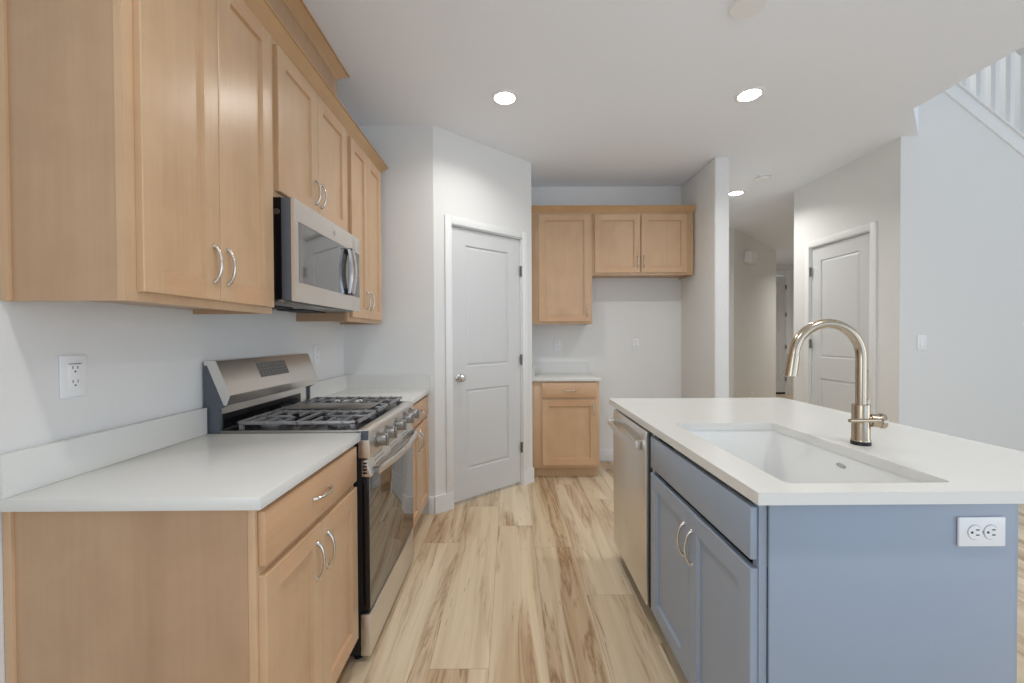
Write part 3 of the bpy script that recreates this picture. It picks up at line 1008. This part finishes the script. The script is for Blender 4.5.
    MB().box(X(-0.600), X(-0.588), W0 + 0.004, W1 - 0.004, 0.20, 0.808).build('door_gasket', 'blackmat', dr_)
    tp = MB().prism([(X(-0.588), 0.738), (X(-0.550), 0.738), (X(-0.548), 0.744), (X(-0.570), 0.804), (X(-0.588), 0.804)], 'y', W0 + 0.002, W1 - 0.002, 0, 0.002)
    for g0, g1 in ((0.08, 0.20), (0.29, 0.42), (0.50, 0.62)):
        n = 6
        for r_ in range(3):
            for k in range(n):
                ya = W0 + g0 + (g1 - g0) * k / n
                zz = 0.797 - r_ * 0.015
                xx = X(-0.570) + 0.022 * (0.804 - zz) / 0.060
                tp.box(xx - 0.004, xx + 0.001, ya, ya + 0.013, zz - 0.010, zz, 1)
    for k in range(4):
        tp.box(X(-0.583), X(-0.567), W0 + 0.0008, W0 + 0.003, 0.750 + k * 0.013, 0.757 + k * 0.013, 1)
    tp.build('vent_strip', ['steel', 'slot'], dr_)
    MB().box(X(-0.588), X(-0.5615), W0 + 0.004, W1 - 0.004, 0.208, 0.738, 0, 0.002).build('door_frame', 'black', dr_)
    MB().box(X(-0.5615), X(-0.5585), W0 + 0.007, W1 - 0.007, 0.211, 0.737, 0, 0.001).build('glass_front', 'glass', dr_)
    pts = []
    n = 20
    tb = bmesh.new(); rings = []
    for i in range(n + 1):
        s = i / n
        x = X(-0.545) + 0.014 + 0.026 * math.sin(PI * s)
        y = W0 + 0.035 + (W1 - W0 - 0.07) * s
        rings.append([tb.verts.new((x + a_, y, 0.752 + b_)) for a_, b_ in ((-0.006, -0.013), (0.005, -0.010), (0.008, 0.0), (0.005, 0.010), (-0.006, 0.013), (-0.009, 0.0))])
    for A, B in zip(rings, rings[1:]):
        for k in range(6):
            tb.faces.new((A[k], A[(k + 1) % 6], B[(k + 1) % 6], B[k]))
    tb.faces.new(rings[0]); tb.faces.new(rings[-1][::-1])
    mb = MB(); mb._merge(tb, 0)
    hd = mb.build('handle', 'steel', dr_)
    for s in (W0 + 0.040, W1 - 0.040):
        MB().box(X(-0.557), X(-0.530), s - 0.012, s + 0.012, 0.738, 0.766, 0, 0.004).build('handle_bracket', 'steel_d', hd)
    MB().box(X(-0.598), X(-0.560), W0 + 0.002, W1 - 0.002, 0.028, 0.194, 0, 0.003).build('storage_drawer', 'steel', t)

def thing_part(name, parent):
    o = bpy.data.objects.new(name, None)
    o.empty_display_size = 0.05
    COL.objects.link(o)
    o.parent = parent
    return o
gas_range()

# ------------------------------------------------------------------ microwave
def microwave():
    y0, y1 = 1.590, 2.288
    px, py, pz = -1.02, (y0 + y1) / 2, 1.425
    t = thing('microwave', 'stainless over-the-range microwave mounted under the short wall cabinet', 'microwave', (px, py, pz))
    W0, W1 = y0 - py, y1 - py
    X = lambda x: x - px
    Hm = 0.404
    MB().box(X(-1.198), X(-0.885), W0, W1, 0.012, Hm).build('case', 'black', t)
    MB().box(X(-1.190), X(-0.880), W0 + 0.004, W1 - 0.004, 0.0, 0.012, 0, 0.002).build('bottom_plate', 'steel_d', t)
    MB().box(X(-1.13), X(-1.00), W0 + 0.06, W0 + 0.30, -0.006, 0.0).box(X(-1.13), X(-1.00), W1 - 0.30, W1 - 0.06, -0.006, 0.0).build('grease_filter', 'blackmat', t)
    MB().box(X(-0.885), X(-0.846), W0 + 0.001, W1 - 0.001, 0.008, Hm, 0, 0.003).build('door_inner', 'sheet', t)
    MB().lathe([(0.012, 0), (0.012, 0.003), (0.0, 0.004)], (X(-0.90), W0 + 0.0005, Hm - 0.055), (0, -1, 0), 16).build('vent_screw', 'steel_d', t)
    # steel front with window opening: x faces +X
    w0, w1 = W0 + 0.036, W1 - 0.145       # window
    zb, zt = 0.080, Hm - 0.084
    d = thing_part('door', t)
    f = MB()
    xa, xb = X(-0.846), X(-0.836)
    f.box(xa, xb, W0, W1 - 0.105, 0.004, zb).box(xa, xb, W0, W1 - 0.105, zt, Hm)
    f.box(xa, xb, W0, w0, zb, zt)
    f.build('door_frame', 'steel', d)
    MB().box(xa, xb - 0.003, w0, W1 - 0.105, zb, zt).build('window', 'mwglass', d)
    badge(d, (xb, py - py + 0.02, Hm - 0.048), (1, 0, 0), 0.015)
    # control column
    c = MB().box(xa, xb, W1 - 0.104, W1, 0.004, zb, 0, 0.002).box(xa, xb, W1 - 0.104, W1, zt, Hm, 0, 0.002).box(xa, xb - 0.002, W1 - 0.006, W1, zb - 0.003, zt + 0.003)
    c.build('control_column', 'steel', t)
    MB().box(xa, xb - 0.001, W1 - 0.104, W1 - 0.006, zb, zt).build('keypad', 'mwglass', t)
    # broad handle
    hy = W1 - 0.160
    h = MB()
    hb = X(-0.812)
    pr = []
    n = 14
    tb = bmesh.new(); rings = []
    for i in range(n + 1):
        s = i / n
        x = X(-0.836) + 0.016 + 0.014 * math.sin(PI * s)
        z = zb + 0.006 + (zt - zb - 0.012) * s
        rings.append([tb.verts.new((x + a_, hy + b_, z)) for a_, b_ in ((-0.010, -0.030), (0.003, -0.028), (0.009, -0.016), (0.009, 0.016), (0.003, 0.028), (-0.010, 0.030))])
    for A, B in zip(rings, rings[1:]):
        for k in range(6):
            tb.faces.new((A[k], A[(k + 1) % 6], B[(k + 1) % 6], B[k]))
    tb.faces.new(rings[0]); tb.faces.new(rings[-1][::-1])
    h._merge(tb, 0)
    hh = h.build('handle', 'chrome', d)
    for z in (zb + 0.016, zt - 0.016):
        MB().box(X(-0.834), X(-0.812), hy - 0.026, hy + 0.026, z - 0.015, z + 0.015, 0, 0.004).build('handle_mount', 'black', d)
microwave()

# ------------------------------------------------------------------ outlets, switch
def outlet(label, loc, rot, kind='decora', horizontal=False, cat='outlet', group=None):
    """faces -y before rotation; origin at the plate centre on the wall"""
    t = thing('wall_outlet' if cat == 'outlet' else 'light_switch', label, cat, loc, rot, group)
    W, Hh = (0.057, 0.036) if horizontal else (0.036, 0.060)
    if kind == 'decora': W, Hh = 0.0350, 0.0575
    p = MB().box(-W, W, -0.0065, -0.0003, -Hh, Hh, 0, 0.0028)
    p.build('cover_plate', 'plastic', t)
    if kind == 'decora':
        i = MB().box(-0.0165, 0.0165, -0.0085, -0.0060, -0.0335, 0.0335, 0, 0.001)
        i.box(-0.0165, 0.0165, -0.0090, -0.0080, 0.0335, 0.0348, 1)
        for c in (-0.019, 0.019):
            for dx in (-0.0065, 0.0065):
                i.box(dx - 0.001, dx + 0.001, -0.0088, -0.0080, c + 0.001, c + 0.009, 1)
            i.lathe([(0.0024, 0), (0.0024, 0.0004), (0, 0.0004)], (0, -0.0084, c - 0.006), (0, -1, 0), 10, 1)
        i.build('receptacle', ['plastic', 'slot'], t)
    elif kind == 'duplex':
        for c in (-0.0195, 0.0195):
            cc = (c, 0) if horizontal else (0, c)
            i = MB().lathe([(0.0168, 0), (0.0168, 0.0022), (0.0, 0.0024)], (cc[0], -0.0062, cc[1]), (0, -1, 0), 26)
            for dd in (-0.0062, 0.0062):
                if horizontal:
                    i.box(cc[0] + 0.001, cc[0] + 0.009, -0.0092, -0.0082, dd - 0.0012, dd + 0.0012, 1)
                else:
                    i.box(dd - 0.0012, dd + 0.0012, -0.0092, -0.0082, cc[1] + 0.001, cc[1] + 0.009, 1)
            gx = (cc[0] - 0.0085, 0) if horizontal else (0, cc[1] - 0.0085)
            i.lathe([(0.0028, 0), (0.0028, 0.0008), (0, 0.0008)], (gx[0], -0.0084, gx[1]), (0, -1, 0), 12, 1)
            # shadow groove round the receptacle
            pts = [(cc[0] + 0.0178 * math.cos(a * PI / 16), -0.0066, cc[1] + 0.0178 * math.sin(a * PI / 16)) for a in range(33)]
            i.tube(pts, 0.0005, 6, 2)
            i.build('receptacle', ['plastic', 'slot', 'greyslot'], t)
        MB().lathe([(0.003, 0), (0.003, 0.001), (0, 0.0014)], (0, -0.0062, 0), (0, -1, 0), 12).build('screw', 'steel_d', t)
    else:
        MB().box(-0.0165, 0.0165, -0.0070, -0.0060, -0.0335, 0.0335, 0).build('rocker_frame', 'plastic', t)
        MB().prism([(-0.0068, -0.031), (-0.0105, -0.031), (-0.0078, 0.0), (-0.0090, 0.031), (-0.0068, 0.031)], 'x', -0.0150, 0.0150, 0, 0.0006).build('rocker', 'plastic', t)
    return t
outlet('white rectangular outlet on the left wall above the near countertop', (XL, 1.133, 1.184), R(90))
outlet('white outlet on the left wall beyond the range console', (XL, 2.55, 1.182), R(90))
outlet('white outlet above the small back countertop', (0.477, DB, 1.196), 0)
outlet('white outlet on the back wall in the refrigerator space', (1.281, DB, 1.20), 0)
outlet('white horizontal duplex outlet on the blue island end panel', (1.1405, 0.990, 0.8075), 0, 'duplex', True)
outlet('white rocker switch on the stair wall', (3.186, SD, 1.222), 0, 'switch', cat='light switch')
outlet('white outlet low on the angled hall wall', (3.176 + 0.62 * 1.62 / 1.62 - 0.0, 5.83 + 0.62 * 1.57 / 1.62, 0.33), math.atan2(1.57, 1.62))

# ------------------------------------------------------------------ ceiling fixtures
def downlight(loc, label, power=6.8):
    t = thing('recessed_downlight', label, 'ceiling light', loc, 0, 'recessed downlights')
    MB().lathe([(0.086, 0.0), (0.086, -0.003), (0.080, -0.007), (0.066, -0.0075), (0.064, -0.004), (0.064, -0.0005)], (0, 0, -0.0004), (0, 0, 1), 40).build('trim_ring', 'plastic', t)
    MB().lathe([(0.0635, -0.0035), (0.0, -0.0035)], (0, 0, -0.001), (0, 0, 1), 40).build('diffuser', 'bulb', t)
    area('downlight_and_fill_lamp', (loc[0], loc[1], loc[2] - 0.012), 0.12, 0.12, power, WARM, (0, 0, 0), 'DISK', 142)
    return t
downlight((-0.03, 2.634, ZC), 'lit round recessed downlight in front of the pantry')
downlight((1.52, 2.610, ZC), 'lit round recessed downlight over the far end of the island')
downlight((2.42, 4.40, ZC), 'lit round recessed downlight in the hallway ceiling', 11.0)
for xx, yy, pw_ in ((-0.03, 0.6, 6.8), (1.53, 0.6, 6.8), (5.7, 6.6, 17.0), (4.3, 3.72, 15.0)):      # rest of the grid near the camera; foyer and stairwell lamps added as fill
    area('downlight_and_fill_lamp', (xx, yy, (ZC if yy != 3.72 else 5.4) - 0.012), 0.12, 0.12, pw_, WARM, (0, 0, 0), 'DISK', 142)

s = thing('ceiling_speaker', 'white round cover plate on the ceiling near the top edge', 'ceiling cover', (1.105, 1.905, ZC))
MB().lathe([(0.080, 0.0), (0.080, -0.006), (0.074, -0.014), (0.0, -0.016)], (0, 0, -0.0004), (0, 0, 1), 36).build('cover', 'plastic', s)
s = thing('smoke_detector', 'white round smoke detector on the ceiling before the hallway', 'smoke detector', (2.43, 3.945, ZC))
MB().lathe([(0.070, 0.0), (0.070, -0.008), (0.066, -0.012)], (0, 0, -0.0004), (0, 0, 1), 36).build('base', 'plastic', s)
MB().lathe([(0.058, -0.012), (0.058, -0.022), (0.050, -0.032), (0.020, -0.037), (0.0, -0.037)], (0, 0, -0.0004), (0, 0, 1), 36).build('cover', 'plastic', s)
MB().lathe([(0.0585, -0.0145), (0.0590, -0.016), (0.0585, -0.0175)], (0, 0, -0.0004), (0, 0, 1), 36).build('vent_ring', 'greyslot', s)

# door chime on the angled hall wall
hx, hy_ = 1.62 / hl, 1.57 / hl
k_ = 0.60
s = thing('door_chime', 'white boxy door chime high on the angled hall wall', 'door chime', (3.176 + hx * k_, 5.83 + hy_ * k_, 2.46), math.atan2(1.57, 1.62))
MB().box(-0.15, 0.15, -0.105, -0.0005, -0.085, 0.085, 0, 0.010).build('housing', 'plastic', s)
MB().box(-0.09, 0.09, -0.109, -0.105, -0.06, 0.06, 0, 0.001).build('speaker_grille', 'trim', s)

# ------------------------------------------------------------------ staircase railing and skirt
slope = math.atan(0.80)
def zline(X, off=0.0): return cap_z(X) + off
st = thing('stair_railing', 'white stair railing with square balusters above the stair wall', 'railing', (4.1, SD + 0.055, zline(4.1)))
ox, oy, oz = st.location
def sloped(x0, x1, o0, o1, ya, yb, name, m='trim', parent=st, bev=0.003):
    return MB().prism([(x0 - ox, zline(x0, o0) - oz), (x1 - ox, zline(x1, o0) - oz), (x1 - ox, zline(x1, o1) - oz), (x0 - ox, zline(x0, o1) - oz)],
                      'y', ya - oy, yb - oy, 0, bev).build(name, m, parent)
sloped(3.10, 5.35, 0.0, 0.122, SD - 0.012, SD + 0.120, 'skirt_board')
sloped(3.10, 5.35, 0.122, 0.140, SD - 0.026, SD + 0.130, 'cap_rail')
for k in range(17):
    X = 3.335 + k * 0.117
    MB().box(X - 0.016 - ox, X + 0.016 - ox, SD + 0.035 - oy, SD + 0.067 - oy, zline(X, 0.128) - oz, zline(X, 0.88) - oz).build('baluster', 'trim', st)
sloped(3.10, 5.35, 0.875, 0.935, SD + 0.020, SD + 0.082, 'handrail', 'trim', st, 0.012)

for o_ in sc.objects:
    if o_.parent is None and 'group' not in o_:
        g_ = {'base_cabinet': 'maple base cabinets', 'wall_cabinet': 'maple wall cabinets', 'countertop': 'white quartz countertops',
              'backsplash': 'white quartz backsplashes', 'wall_outlet': 'white outlets', 'crown_molding': 'maple crown moldings'}.get(o_.name.split('.')[0])
        if g_: o_['group'] = g_
